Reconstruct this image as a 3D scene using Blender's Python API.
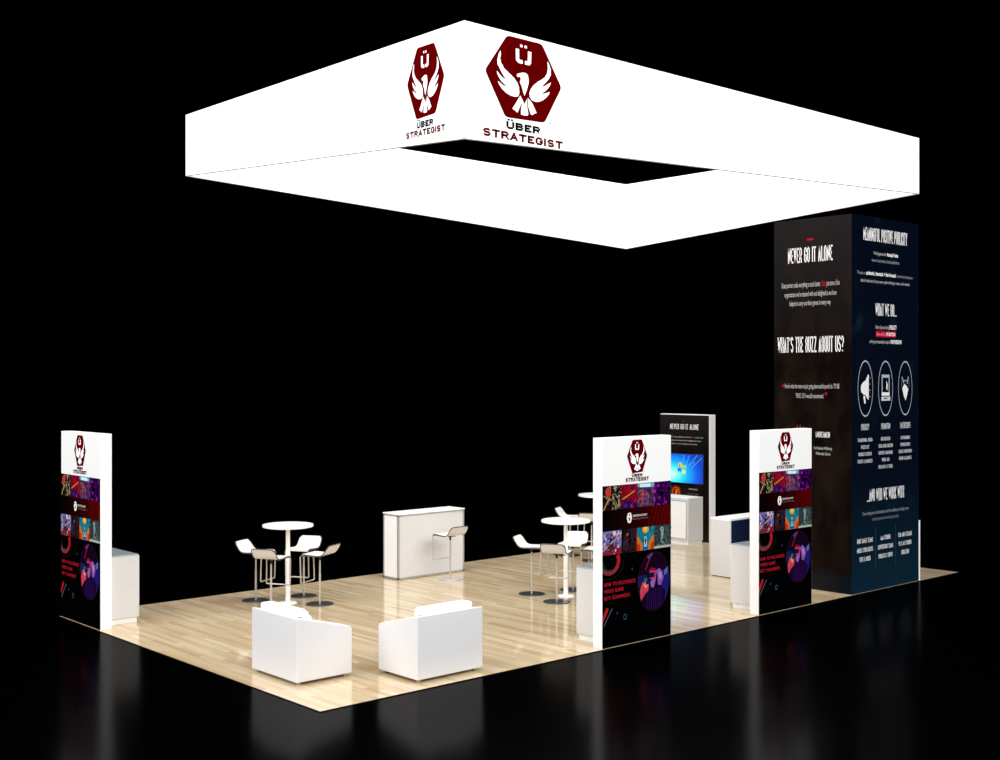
import bpy, bmesh, math, random
from mathutils import Vector, Matrix
S = bpy.context.scene
COL = S.collection
PI = math.pi
for o in list(bpy.data.objects): bpy.data.objects.remove(o)

# ------------------------------------------------------------------ camera
YAW = 0.736
cd = bpy.data.cameras.new('camera'); cam = bpy.data.objects.new('camera', cd); COL.objects.link(cam)
cam.location = (-6.35, -9.632, 3.131)
cam.rotation_euler = (PI/2, 0, -YAW)
cd.sensor_fit = 'HORIZONTAL'; cd.sensor_width = 36
cd.lens = 36*1212.186/1000
cd.shift_x = -(507.218-500)/1000
cd.shift_y = -(380-378.573)/1000
cd.clip_end = 300
S.camera = cam

# ------------------------------------------------------------------ world, lights, exposure
w = bpy.data.worlds.new('world'); S.world = w; w.use_nodes = True
w.node_tree.nodes['Background'].inputs[0].default_value = (0, 0, 0, 1)
w.node_tree.nodes['Background'].inputs[1].default_value = 0
def area(name, loc, target, size, sizey, power, color=(1, 1, 1)):
    l = bpy.data.lights.new(name, 'AREA'); l.shape = 'RECTANGLE'; l.size = size; l.size_y = sizey
    l.energy = power; l.color = color
    o = bpy.data.objects.new(name, l); COL.objects.link(o); o.location = loc
    o.rotation_euler = (Vector(target)-Vector(loc)).to_track_quat('-Z', 'Y').to_euler()
    return o
area('overhead_light', (6.1, 3, 14), (6.1, 3, 0), 13, 8, 1500, (1, .99, .975))
area('front_light', (4, -17, 14), (6.0, 2.5, 2.0), 26, 14, 6400, (1, 1, 1))
area('side_light', (-15, 3.0, 14), (2.5, 3.0, 2.0), 14, 24, 5900, (1, 1, 1))
S.view_settings.view_transform = 'Standard'; S.view_settings.look = 'None'
S.view_settings.exposure = 0.0; S.view_settings.gamma = 1; S.view_settings.use_curve_mapping = False

# ------------------------------------------------------------------ materials
def lin(c):
    c = c/255
    return c/12.92 if c <= .04045 else ((c+.055)/1.055)**2.4
def rgb(r, g, b): return (lin(r), lin(g), lin(b), 1)
def mat(name, col, rough=.5, metal=0, spec=.5, emit=0, bump=0, bscale=200, var=0, vscale=6):
    m = bpy.data.materials.new(name); m.use_nodes = True
    nt = m.node_tree; b = nt.nodes['Principled BSDF']
    b.inputs['Base Color'].default_value = col; b.inputs['Roughness'].default_value = rough
    b.inputs['Metallic'].default_value = metal; b.inputs['Specular IOR Level'].default_value = spec
    if emit:
        b.inputs['Emission Color'].default_value = col; b.inputs['Emission Strength'].default_value = emit
    if bump or var:
        tc = nt.nodes.new('ShaderNodeTexCoord')
    if bump:
        n = nt.nodes.new('ShaderNodeTexNoise'); n.inputs['Scale'].default_value = bscale
        bp = nt.nodes.new('ShaderNodeBump'); bp.inputs['Strength'].default_value = bump; bp.inputs['Distance'].default_value = .002
        nt.links.new(tc.outputs['Object'], n.inputs['Vector'])
        nt.links.new(n.outputs['Fac'], bp.inputs['Height']); nt.links.new(bp.outputs['Normal'], b.inputs['Normal'])
    if var:
        n = nt.nodes.new('ShaderNodeTexNoise'); n.inputs['Scale'].default_value = vscale
        mx = nt.nodes.new('ShaderNodeMix'); mx.data_type = 'RGBA'
        mx.inputs[6].default_value = col; mx.inputs[7].default_value = tuple(c*(1-var) for c in col[:3])+(1,)
        nt.links.new(tc.outputs['Object'], n.inputs['Vector'])
        nt.links.new(n.outputs['Fac'], mx.inputs[0]); nt.links.new(mx.outputs[2], b.inputs['Base Color'])
    return m
M = {}
M['fabric'] = mat('self_lit_white_fabric', rgb(250, 250, 250), .8, spec=.1, emit=.30)  # emission added so the sign fabric reads as full white
M['hem'] = mat('self_lit_sign_hem', rgb(253, 253, 253), .8, spec=.1, emit=.30)  # same added glow along the hem
M['white'] = mat('white_laminate', rgb(252, 252, 251), .45, spec=.2)
M['speck'] = mat('speckled_white_laminate', rgb(221, 220, 219), .6, spec=.15, var=.14, vscale=38)
M['edge'] = mat('cabinet_toe_kick', rgb(244, 246, 240), .4)
M['greytop'] = mat('grey_glass_top', rgb(168, 178, 186), .12, spec=.6)
M['leather'] = mat('white_leather', rgb(224, 224, 226), .55, spec=.35, bump=.05, bscale=60)
M['cushion'] = mat('white_cushion_leather', rgb(252, 252, 252), .5, spec=.2, bump=.05, bscale=40)
M['table'] = mat('white_lacquer', rgb(252, 251, 248), .3, spec=.3)
M['seat'] = mat('white_moulded_seat', rgb(248, 244, 238), .4, spec=.3)
M['seatback'] = mat('shaded_seat_underside', rgb(222, 220, 220), .5, spec=.3)  # darker copy of the seat white, shade put into the colour
M['rim'] = mat('dark_seat_edge', rgb(70, 68, 66), .4, spec=.4)
M['chrome'] = mat('brushed_chrome', rgb(205, 198, 188), .32, metal=.45)  # warm half-metal grey: the floor's reflection put into the base colour
M['disk'] = mat('polished_base_disk', rgb(78, 79, 80), .3, metal=.3)  # dark grey stands for chrome mirroring the black surroundings
M['disklight'] = mat('light_base_disk', rgb(196, 194, 192), .22, metal=.4)
M['black'] = mat('black_plastic', rgb(14, 14, 15), .4)
M['alu'] = mat('grey_aluminium_frame', rgb(176, 174, 170), .4, metal=.25)
M['navy'] = mat('navy_laminate', rgb(20, 40, 78), .4, spec=.3, var=.2, vscale=8)
M['foot'] = mat('clear_grey_foot', rgb(170, 170, 172), .25, metal=.3)
M['seam'] = mat('seam_line', rgb(60, 58, 56), .6)
cache = {}
def ink(c):
    if isinstance(c, str): return M[c]
    c = tuple(int(v) for v in c)
    if c not in cache:
        cache[c] = mat('ink_%02x%02x%02x' % c, tuple(v*(.78 if min(c) < 150 else 1) for v in rgb(*c)[:3])+(1,), .7, spec=0)
    return cache[c]
def ramp(nt, stops, mode='LINEAR'):
    r = nt.nodes.new('ShaderNodeValToRGB'); e = r.color_ramp.elements; r.color_ramp.interpolation = mode
    while len(e) > 1: e.remove(e[-1])
    e[0].position = stops[0][0]; e[0].color = stops[0][1]
    for p, c in stops[1:]:
        x = e.new(p); x.color = c
    return r
# black polished hall floor
def hall_floor_mat():
    m = bpy.data.materials.new('black_polished_floor'); m.use_nodes = True; nt = m.node_tree; N = nt.nodes; L = nt.links
    N.remove(N['Principled BSDF']); g = N.new('ShaderNodeBsdfGlossy'); g.inputs['Roughness'].default_value = .17
    tc = N.new('ShaderNodeTexCoord'); n = N.new('ShaderNodeTexNoise'); n.inputs['Scale'].default_value = 170; n.inputs['Detail'].default_value = 1
    L.new(tc.outputs['Object'], n.inputs['Vector']); r = ramp(nt, [(.35, (.034, .034, .035, 1)), (.65, (.062, .062, .063, 1))])
    L.new(n.outputs['Fac'], r.inputs[0]); L.new(r.outputs[0], g.inputs['Color']); L.new(g.outputs[0], N['Material Output'].inputs['Surface'])
    return m
# light wood plank strips running in y
def wood_mat():
    m = bpy.data.materials.new('light_wood_planks'); m.use_nodes = True; nt = m.node_tree; N = nt.nodes; L = nt.links
    b = N['Principled BSDF']; b.inputs['Roughness'].default_value = .09; b.inputs['Specular IOR Level'].default_value = .42
    tc = N.new('ShaderNodeTexCoord'); sp = N.new('ShaderNodeSeparateXYZ'); L.new(tc.outputs['Object'], sp.inputs[0])
    def mth(op, a, b_=None):
        n = N.new('ShaderNodeMath'); n.operation = op
        for i, v in enumerate((a, b_)):
            if v is None: continue
            if isinstance(v, (int, float)): n.inputs[i].default_value = v
            else: L.new(v, n.inputs[i])
        return n.outputs[0]
    strip = mth('FLOOR', mth('DIVIDE', sp.outputs[0], .072))
    wn = N.new('ShaderNodeTexWhiteNoise'); wn.noise_dimensions = '1D'; L.new(strip, wn.inputs['W'])
    yo = mth('ADD', mth('DIVIDE', sp.outputs[1], 1.15), mth('MULTIPLY', wn.outputs['Value'], 7.0))
    plank = mth('FLOOR', yo)
    cb = N.new('ShaderNodeCombineXYZ'); L.new(strip, cb.inputs[0]); L.new(plank, cb.inputs[1])
    w2 = N.new('ShaderNodeTexWhiteNoise'); w2.noise_dimensions = '2D'; L.new(cb.outputs[0], w2.inputs['Vector'])
    # stretched grain
    mp = N.new('ShaderNodeMapping'); mp.inputs['Scale'].default_value = (26, 1.3, 1); L.new(tc.outputs['Object'], mp.inputs['Vector'])
    g = N.new('ShaderNodeTexNoise'); g.inputs['Scale'].default_value = 1.0; g.inputs['Detail'].default_value = 4; L.new(mp.outputs[0], g.inputs['Vector'])
    mp2 = N.new('ShaderNodeMapping'); mp2.inputs['Scale'].default_value = (5, .45, 1); L.new(tc.outputs['Object'], mp2.inputs['Vector'])
    g2 = N.new('ShaderNodeTexNoise'); g2.inputs['Scale'].default_value = 1.0; g2.inputs['Detail'].default_value = 2; L.new(mp2.outputs[0], g2.inputs['Vector'])
    v = mth('ADD', mth('ADD', mth('MULTIPLY', w2.outputs['Value'], .36), mth('MULTIPLY', g.outputs['Fac'], .50)), mth('MULTIPLY', g2.outputs['Fac'], .30))
    r = ramp(nt, [(0.22, rgb(172, 146, 110)), (.42, rgb(190, 165, 129)), (.60, rgb(202, 180, 147)), (.78, rgb(211, 194, 163)), (.92, rgb(226, 216, 190))])
    L.new(v, r.inputs[0]); L.new(r.outputs[0], b.inputs['Base Color'])
    return m
# dark smoky print of the tower and the screen wall
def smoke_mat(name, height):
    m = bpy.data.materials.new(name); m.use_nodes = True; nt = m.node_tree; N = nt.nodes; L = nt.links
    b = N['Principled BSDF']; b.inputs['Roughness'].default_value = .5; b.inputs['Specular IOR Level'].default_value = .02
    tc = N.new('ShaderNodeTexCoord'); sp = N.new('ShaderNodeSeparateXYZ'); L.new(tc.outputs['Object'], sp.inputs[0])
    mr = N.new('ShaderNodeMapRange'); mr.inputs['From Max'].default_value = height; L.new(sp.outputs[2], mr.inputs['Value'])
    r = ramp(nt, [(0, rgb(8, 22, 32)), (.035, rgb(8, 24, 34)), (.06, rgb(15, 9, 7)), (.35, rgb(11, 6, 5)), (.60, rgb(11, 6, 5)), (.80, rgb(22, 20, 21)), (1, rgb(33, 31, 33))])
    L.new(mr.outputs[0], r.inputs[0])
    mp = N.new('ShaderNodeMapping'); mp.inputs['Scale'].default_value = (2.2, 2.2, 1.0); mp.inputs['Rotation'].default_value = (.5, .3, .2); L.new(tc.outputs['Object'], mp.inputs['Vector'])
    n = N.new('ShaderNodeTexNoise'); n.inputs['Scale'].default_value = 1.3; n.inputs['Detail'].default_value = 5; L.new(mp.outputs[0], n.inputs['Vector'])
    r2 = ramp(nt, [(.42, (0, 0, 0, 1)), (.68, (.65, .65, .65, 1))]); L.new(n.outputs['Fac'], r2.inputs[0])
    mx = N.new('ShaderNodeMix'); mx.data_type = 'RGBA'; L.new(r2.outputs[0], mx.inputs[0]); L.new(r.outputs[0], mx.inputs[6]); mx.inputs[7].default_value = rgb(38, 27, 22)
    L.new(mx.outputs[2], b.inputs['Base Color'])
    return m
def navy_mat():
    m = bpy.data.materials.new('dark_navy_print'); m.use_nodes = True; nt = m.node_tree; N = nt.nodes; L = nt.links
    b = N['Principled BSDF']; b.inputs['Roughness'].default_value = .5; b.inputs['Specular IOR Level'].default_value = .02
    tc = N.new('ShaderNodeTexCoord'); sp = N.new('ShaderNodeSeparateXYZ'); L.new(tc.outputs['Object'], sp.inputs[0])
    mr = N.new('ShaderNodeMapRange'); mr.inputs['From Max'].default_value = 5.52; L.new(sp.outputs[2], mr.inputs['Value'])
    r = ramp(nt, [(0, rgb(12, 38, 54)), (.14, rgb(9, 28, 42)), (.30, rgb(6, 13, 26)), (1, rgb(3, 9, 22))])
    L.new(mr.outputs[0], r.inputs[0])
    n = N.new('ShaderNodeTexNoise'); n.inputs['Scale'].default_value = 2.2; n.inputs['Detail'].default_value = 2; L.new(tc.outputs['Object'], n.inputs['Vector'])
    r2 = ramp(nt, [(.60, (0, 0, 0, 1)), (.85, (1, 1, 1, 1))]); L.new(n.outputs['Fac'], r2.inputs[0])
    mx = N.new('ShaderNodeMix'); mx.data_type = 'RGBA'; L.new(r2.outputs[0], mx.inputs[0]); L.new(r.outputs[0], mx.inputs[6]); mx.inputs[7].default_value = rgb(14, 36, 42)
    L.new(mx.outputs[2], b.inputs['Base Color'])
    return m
def screen_mat():
    m = bpy.data.materials.new('lit_screen'); m.use_nodes = True; nt = m.node_tree; N = nt.nodes; L = nt.links
    b = N['Principled BSDF']; b.inputs['Base Color'].default_value = (.01, .01, .01, 1); b.inputs['Roughness'].default_value = .3
    tc = N.new('ShaderNodeTexCoord'); mp = N.new('ShaderNodeMapping'); L.new(tc.outputs['Object'], mp.inputs['Vector'])
    mp.inputs['Location'].default_value = (.34, 0, .25); mp.inputs['Scale'].default_value = (1.35, 0, 2.1)
    ln = N.new('ShaderNodeVectorMath'); ln.operation = 'LENGTH'; L.new(mp.outputs[0], ln.inputs[0])
    r = ramp(nt, [(0, rgb(225, 255, 255)), (.12, rgb(160, 255, 255)), (.30, rgb(60, 232, 255)), (.52, rgb(10, 170, 250)), (.80, rgb(5, 95, 225)), (1, rgb(4, 60, 190))])
    L.new(ln.outputs['Value'], r.inputs[0]); L.new(r.outputs[0], b.inputs['Emission Color']); b.inputs['Emission Strength'].default_value = 1.15
    return m
M['hall'] = hall_floor_mat(); M['wood'] = wood_mat(); M['smoke'] = smoke_mat('smoky_dark_print', 5.52); M['smoke2'] = smoke_mat('smoky_dark_wall_print', 2.44)
M['navyprint'] = navy_mat(); M['screen'] = screen_mat()
def glow(name, c, s=1.0):
    m = mat(name, (0.01, .01, .01, 1), .4); b = m.node_tree.nodes['Principled BSDF']
    b.inputs['Emission Color'].default_value = rgb(*c); b.inputs['Emission Strength'].default_value = s; return m
for k, c in dict(gy=(250, 205, 40), gg=(170, 225, 60), gb=(40, 120, 210), gl=(235, 240, 80), gw=(120, 240, 255)).items(): M[k] = glow('screen_glow_'+{'gy': 'amber', 'gg': 'green', 'gb': 'blue', 'gl': 'lemon', 'gw': 'pale'}[k], c)

# ------------------------------------------------------------------ mesh helpers
def thing(name, label, cat, loc=(0, 0, 0), rz=0, group=None):
    o = bpy.data.objects.new(name, None); COL.objects.link(o); o.empty_display_size = .1
    o.location = loc; o.rotation_euler = (0, 0, rz); o['label'] = label; o['category'] = cat
    if group: o['group'] = group
    return o
def link(name, me, parent=None, label=None):
    o = bpy.data.objects.new(name, me); COL.objects.link(o)
    if parent: o.parent = parent
    if label: o['label'] = label
    return o
def finish(bm, name, mats, parent=None, smooth=False, label=None):
    me = bpy.data.meshes.new(name); bm.normal_update(); bm.to_mesh(me); bm.free()
    for m in (mats if isinstance(mats, (list, tuple)) else [mats]): me.materials.append(m)
    if smooth:
        for p in me.polygons: p.use_smooth = True
        try: me.set_sharp_from_angle(angle=math.radians(40))
        except Exception: pass
    return link(name, me, parent, label)
def box_into(bm, x0, y0, z0, x1, y1, z1, mi=0):
    v = [bm.verts.new(p) for p in ((x0,y0,z0),(x1,y0,z0),(x1,y1,z0),(x0,y1,z0),(x0,y0,z1),(x1,y0,z1),(x1,y1,z1),(x0,y1,z1))]
    for f in ((3,2,1,0),(4,5,6,7),(0,1,5,4),(1,2,6,5),(2,3,7,6),(3,0,4,7)):
        bm.faces.new([v[i] for i in f]).material_index = mi
def box(name, a, b, m, parent=None, bev=0, seg=2, label=None):
    bm = bmesh.new(); box_into(bm, *a, *b)
    if bev: bmesh.ops.bevel(bm, geom=list(bm.edges), offset=bev, segments=seg, profile=.6, affect='EDGES')
    return finish(bm, name, m, parent, bool(bev), label)
def boxes(name, lst, m, parent=None):
    bm = bmesh.new()
    for a, b in lst: box_into(bm, *a, *b)
    return finish(bm, name, m, parent)
def prism(name, pts, axis, a, b, m, parent=None, bev=0, seg=3):
    """pts in the plane normal to axis ('y': (x,z))"""
    bm = bmesh.new()
    def P(p, t): return (p[0], t, p[1]) if axis == 'y' else (p[0], p[1], t)
    A = [bm.verts.new(P(p, a)) for p in pts]; B = [bm.verts.new(P(p, b)) for p in pts]
    bm.faces.new(A); bm.faces.new(B[::-1]); n = len(pts)
    for i in range(n): bm.faces.new([A[i], B[i], B[(i+1) % n], A[(i+1) % n]])
    bmesh.ops.recalc_face_normals(bm, faces=list(bm.faces))
    if bev: bmesh.ops.bevel(bm, geom=list(bm.edges), offset=bev, segments=seg, profile=.6, affect='EDGES')
    return finish(bm, name, m, parent, bool(bev))
def lathe(name, prof, m, parent=None, n=40, loc=(0, 0)):
    bm = bmesh.new(); rings = []
    for r, z in prof:
        if r < 1e-6: rings.append([bm.verts.new((loc[0], loc[1], z))])
        else: rings.append([bm.verts.new((loc[0]+r*math.cos(2*PI*i/n), loc[1]+r*math.sin(2*PI*i/n), z)) for i in range(n)])
    for A, B in zip(rings, rings[1:]):
        for i in range(n):
            j = (i+1) % n
            if len(A) == 1: bm.faces.new([A[0], B[j], B[i]])
            elif len(B) == 1: bm.faces.new([A[i], A[j], B[0]])
            else: bm.faces.new([A[i], A[j], B[j], B[i]])
    bmesh.ops.recalc_face_normals(bm, faces=list(bm.faces))
    return finish(bm, name, m, parent, True)
def tube(name, pts, r, m, parent=None, n=10):
    bm = bmesh.new(); rings = []; P = [Vector(p) for p in pts]
    up = Vector((.123, .97, .2)).normalized()
    for i, p in enumerate(P):
        t = (P[min(i+1, len(P)-1)]-P[max(i-1, 0)]).normalized()
        a = (up-t*up.dot(t))
        a = a.normalized(); b = t.cross(a)
        rings.append([bm.verts.new(p+a*r*math.cos(2*PI*k/n)+b*r*math.sin(2*PI*k/n)) for k in range(n)])
    for A, B in zip(rings, rings[1:]):
        for k in range(n): bm.faces.new([A[k], A[(k+1) % n], B[(k+1) % n], B[k]])
    bm.faces.new(rings[0][::-1]); bm.faces.new(rings[-1])
    bmesh.ops.recalc_face_normals(bm, faces=list(bm.faces))
    return finish(bm, name, m, parent, True)
def fillet(pts, r, k=5):
    out = [Vector(pts[0])]
    for i in range(1, len(pts)-1):
        p = Vector(pts[i]); a = (Vector(pts[i-1])-p); b = (Vector(pts[i+1])-p)
        d = min(r, a.length*.45, b.length*.45); A = p+a.normalized()*d; B = p+b.normalized()*d
        for q in range(k+1):
            t = q/k; out.append(A*(1-t)**2+p*2*t*(1-t)+B*t*t)
    out.append(Vector(pts[-1])); return out
def copy_tree(o, parent=None):
    c = o.copy(); COL.objects.link(c)
    if parent: c.parent = parent
    for ch in list(o.children): copy_tree(ch, c)
    return c

# ------------------------------------------------------------------ printed art: polygons and letters in (u, v) on a plane
TXT = {}
def glyphs(s, bold):
    key = (s, bold)
    if key not in TXT:
        cu = bpy.data.curves.new('t', 'FONT'); cu.body = s; cu.size = 1; cu.offset = bold; cu.resolution_u = 2
        o = bpy.data.objects.new('t', cu); COL.objects.link(o)
        dg = bpy.context.evaluated_depsgraph_get(); me = bpy.data.meshes.new_from_object(o.evaluated_get(dg))
        V = [(v.co.x, v.co.y) for v in me.vertices]; F = [tuple(p.vertices) for p in me.polygons]
        bpy.data.objects.remove(o); bpy.data.curves.remove(cu); bpy.data.meshes.remove(me)
        x0 = min(v[0] for v in V); x1 = max(v[0] for v in V)
        TXT[key] = ([((x-x0)/(x1-x0), y/.73) for x, y in V], F)     # cap height = 1
    return TXT[key]
def clip_poly(pts, r):
    x0, y0, x1, y1 = r
    for ax, lim, sg in ((0, x0, 1), (0, x1, -1), (1, y0, 1), (1, y1, -1)):
        out = []
        for i in range(len(pts)):
            a, b = pts[i-1], pts[i]
            ia = (a[ax]-lim)*sg >= 0; ib = (b[ax]-lim)*sg >= 0
            if ia != ib:
                t = (lim-a[ax])/(b[ax]-a[ax]); out.append((a[0]+t*(b[0]-a[0]), a[1]+t*(b[1]-a[1])))
            if ib: out.append(b)
        pts = out
        if not pts: return []
    return pts
GL = {
'A': (1, [[(0,0),(.5,1.04),(1,0)],[(.2,.28),(.8,.28)]]), 'B': (1, [[(0,0),(0,1),(.85,1),(1,.88),(1,.62),(.85,.52),(0,.52)],[(.84,.52),(1,.42),(1,.12),(.85,0),(0,0)]]),
'C': (1, [[(1,.70),(1,.88),(.8,1),(.2,1),(0,.88),(0,.12),(.2,0),(.8,0),(1,.12),(1,.30)]]), 'D': (1, [[(0,0),(0,1),(.8,1),(1,.88),(1,.12),(.8,0),(0,0)]]),
'E': (.85, [[(1,1),(0,1),(0,0),(1,0)],[(0,.5),(.85,.5)]]), 'F': (.85, [[(1,1),(0,1),(0,0)],[(0,.5),(.85,.5)]]),
'G': (1, [[(1,.70),(1,.88),(.8,1),(.2,1),(0,.88),(0,.12),(.2,0),(.8,0),(1,.12),(1,.46),(.55,.46)]]), 'H': (1, [[(0,0),(0,1)],[(1,0),(1,1)],[(0,.5),(1,.5)]]),
'I': (0, [[(0,0),(0,1)]]), 'J': (.8, [[(1,1),(1,.12),(.8,0),(.2,0),(0,.12),(0,.3)]]), 'K': (1, [[(0,0),(0,1)],[(1,1),(.1,.48)],[(.25,.52),(1,0)]]), 'L': (.8, [[(0,1),(0,0),(1,0)]]),
'M': (1.35, [[(0,0),(0,1),(.5,.25),(1,1),(1,0)]]), 'N': (1.05, [[(0,0),(0,1),(1,0),(1,1)]]), 'O': (1, [[(.5,1),(.2,1),(0,.88),(0,.12),(.2,0),(.8,0),(1,.12),(1,.88),(.8,1),(.5,1)]]),
'P': (1, [[(0,0),(0,1),(.8,1),(1,.9),(1,.55),(.8,.44),(0,.44)]]), 'Q': (1, [[(.5,1),(.2,1),(0,.88),(0,.12),(.2,0),(.8,0),(1,.12),(1,.88),(.8,1),(.5,1)],[(.7,.25),(1,0)]]), 'R': (1, [[(0,0),(0,1),(.8,1),(1,.9),(1,.57),(.8,.47),(0,.47)],[(.55,.47),(1,0)]]),
'S': (1, [[(1,.83),(1,.88),(.8,1),(.2,1),(0,.88),(0,.62),(.2,.52),(.8,.48),(1,.38),(1,.12),(.8,0),(.2,0),(0,.12),(0,.17)]]), 'T': (1, [[(0,1),(1,1)],[(.5,0),(.5,1)]]),
'U': (1, [[(0,1),(0,.12),(.2,0),(.8,0),(1,.12),(1,1)]]), 'V': (1, [[(0,1),(.5,-.04),(1,1)]]), 'W': (1.5, [[(0,1),(.25,-.02),(.5,.85),(.75,-.02),(1,1)]]), 'X': (1, [[(0,0),(1,1)],[(0,1),(1,0)]]),
'Y': (1, [[(0,1),(.5,.45),(1,1)],[(.5,.5),(.5,0)]]), 'Z': (1, [[(0,1),(1,1),(0,0),(1,0)]]), '.': (0, [[(0,-.06),(0,.06)]]), "'": (0, [[(0,.78),(0,1)]]), '?': (1, [[(0,.75),(0,.88),(.2,1),(.8,1),(1,.88),(1,.62),(.5,.42),(.5,.26)],[(.5,-.04),(.5,.08)]]),
'-': (.6, [[(0,.5),(1,.5)]]), '&': (1, [[(1,0),(.15,.75),(.3,1),(.7,1),(.8,.78),(0,.3),(.15,0),(.6,0),(1,.4)]]), '+': (.7, [[(0,.5),(1,.5)],[(.5,.3),(.5,.7)]])}
def stroke_text(t, W, T, gap):
    """uppercase lettering drawn as even strokes: glyph box W x 1, stroke T"""
    V = []; F = []; x = 0
    for ch in t:
        if ch == ' ': x += W*.55+gap; continue
        um = ch == 'Ü'; k, pls = GL['U' if um else ch]; wd = (W-T)*k
        for pl in pls:
            P = []
            for a, b in pl:
                q = Vector((x+T/2+wd*a, T/2+(1-T)*b))
                if not P or (q-P[-1]).length > 1e-4: P.append(q)
            for i in range(len(P)-1):
                p, q = P[i].copy(), P[i+1].copy(); d = q-p; h = T/2
                a0, b0 = pl[i]; a1, b1 = pl[i+1]
                if abs(d.y) > abs(d.x):        # upright stroke: even width measured across
                    if abs(d.y) > .3:
                        for e_, oth, bb in ((p, q, b0), (q, p, b1)):
                            if bb < .06 or bb > .94:
                                g = (e_-oth)*(h/abs(d.y)); e_ += g
                                e_.y = min(max(e_.y, 0), 1)
                    o_ = Vector((h, 0))
                else:
                    if abs(d.y) < 1e-4:
                        if a0 < .02 or a0 > .98: p.x += h*(-1 if q.x > p.x else 1)
                        if a1 < .02 or a1 > .98: q.x += h*(1 if q.x > p.x else -1)
                    o_ = Vector((0, h))
                b = len(V); V += [tuple(p-o_), tuple(q-o_), tuple(q+o_), tuple(p+o_)]; F.append((b, b+1, b+2, b+3))
        if um:
            for a in (.22, .78):
                b = len(V); cx = x+T/2+wd*a; h = T*.5
                V += [(cx-h, 1.08), (cx+h, 1.08), (cx+h, 1.08+T*.8), (cx-h, 1.08+T*.8)]; F.append((b, b+1, b+2, b+3))
        x += T+wd+gap
    tot = x-gap
    return [(a/tot, b) for a, b in V], F
class Art:
    """Flat printing: origin + u*U + v*V, lifted along N by tiny steps per layer."""
    def __init__(s, origin, U, V, N, lift=.0015, step=.0001):
        s.o = Vector(origin); s.U = Vector(U); s.V = Vector(V); s.N = Vector(N); s.h = lift; s.step = step
        s.v = []; s.f = []; s.m = []; s.mats = []; s.clip = None; s.lines = []
    def mi(s, c):
        m = ink(c)
        if m not in s.mats: s.mats.append(m)
        return s.mats.index(m)
    def poly(s, pts, c, clip=None):
        clip = clip or s.clip
        if clip: pts = clip_poly(list(pts), clip)
        if len(pts) < 3: return
        s.h += s.step; k = len(s.v)
        s.v += [s.o+s.U*p[0]+s.V*p[1]+s.N*s.h for p in pts]; s.f.append(tuple(range(k, k+len(pts)))); s.m.append(s.mi(c))
    def rect(s, x0, y0, x1, y1, c): s.poly([(x0, y0), (x1, y0), (x1, y1), (x0, y1)], c)
    def ell(s, cx, cy, rx, ry, c, n=28, a0=0, a1=2*PI):
        s.poly([(cx+rx*math.cos(a0+(a1-a0)*i/n), cy+ry*math.sin(a0+(a1-a0)*i/n)) for i in range(n)], c)
    def ring(s, cx, cy, rx, ry, t, c, a0=0, a1=2*PI, n=36, c2=None):
        for i in range(n):
            a = a0+(a1-a0)*i/n; b = a0+(a1-a0)*(i+1)/n; k = 1-t
            cc = c if c2 is None else tuple(int(round((c[j]+(c2[j]-c[j])*i/n)/12)*12) for j in range(3))
            s.poly([(cx+rx*math.cos(a), cy+ry*math.sin(a)), (cx+rx*math.cos(b), cy+ry*math.sin(b)), (cx+rx*k*math.cos(b), cy+ry*k*math.sin(b)), (cx+rx*k*math.cos(a), cy+ry*k*math.sin(a))], cc)
            s.h -= s.step
        s.h += s.step
    def line(s, x0, y0, x1, y1, w_, c):
        d = Vector((x1-x0, y1-y0)).normalized(); n = Vector((-d.y, d.x))*w_/2
        s.poly([(x0+n.x, y0+n.y), (x1+n.x, y1+n.y), (x1-n.x, y1-n.y), (x0-n.x, y0-n.y)], c)
    def sub(s):
        c = Art(s.o, s.U, s.V, s.N, s.h+s.step, s.step); s.lines.append(c); return c
    def put(s, V, F, x0, x1, y0, y1, c):
        q = s.sub(); mi = q.mi(c)
        q.v = [s.o+s.U*(x0+(x1-x0)*a)+s.V*(y0+(y1-y0)*b)+s.N*q.h for a, b in V]
        q.f = list(F); q.m = [mi]*len(F)
    def text(s, t, x0, x1, y0, y1, c, bold=0.0):
        V, F = glyphs(t, bold); s.put(V, F, x0, x1, y0, y1, c)
    def caps(s, t, x0, x1, y0, y1, c, W=.46, T=.14, gap=.09):
        V, F = stroke_text(t, W, T, gap); s.put(V, F, x0, x1, y0, y1, c)
    def build(s, name, parent, label=None):
        first = None
        for q in s.lines:
            r = q.build('text_line' if (len(s.lines) > 1 or s.f) else name, parent); first = first or r
        if not s.f: return first
        me = bpy.data.meshes.new(name); me.from_pydata([tuple(v) for v in s.v], [], s.f)
        for m in s.mats: me.materials.append(m)
        for p, i in zip(me.polygons, s.m): p.material_index = i
        bm = bmesh.new(); bm.from_mesh(me)
        for f in bm.faces:
            f.normal_update()
            if f.normal.dot(s.N) < 0: f.normal_flip()
        big = [f for f in bm.faces if len(f.verts) > 4]
        if big: bmesh.ops.triangulate(bm, faces=big)
        bm.to_mesh(me); bm.free()
        return link(name, me, parent, label)

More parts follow.
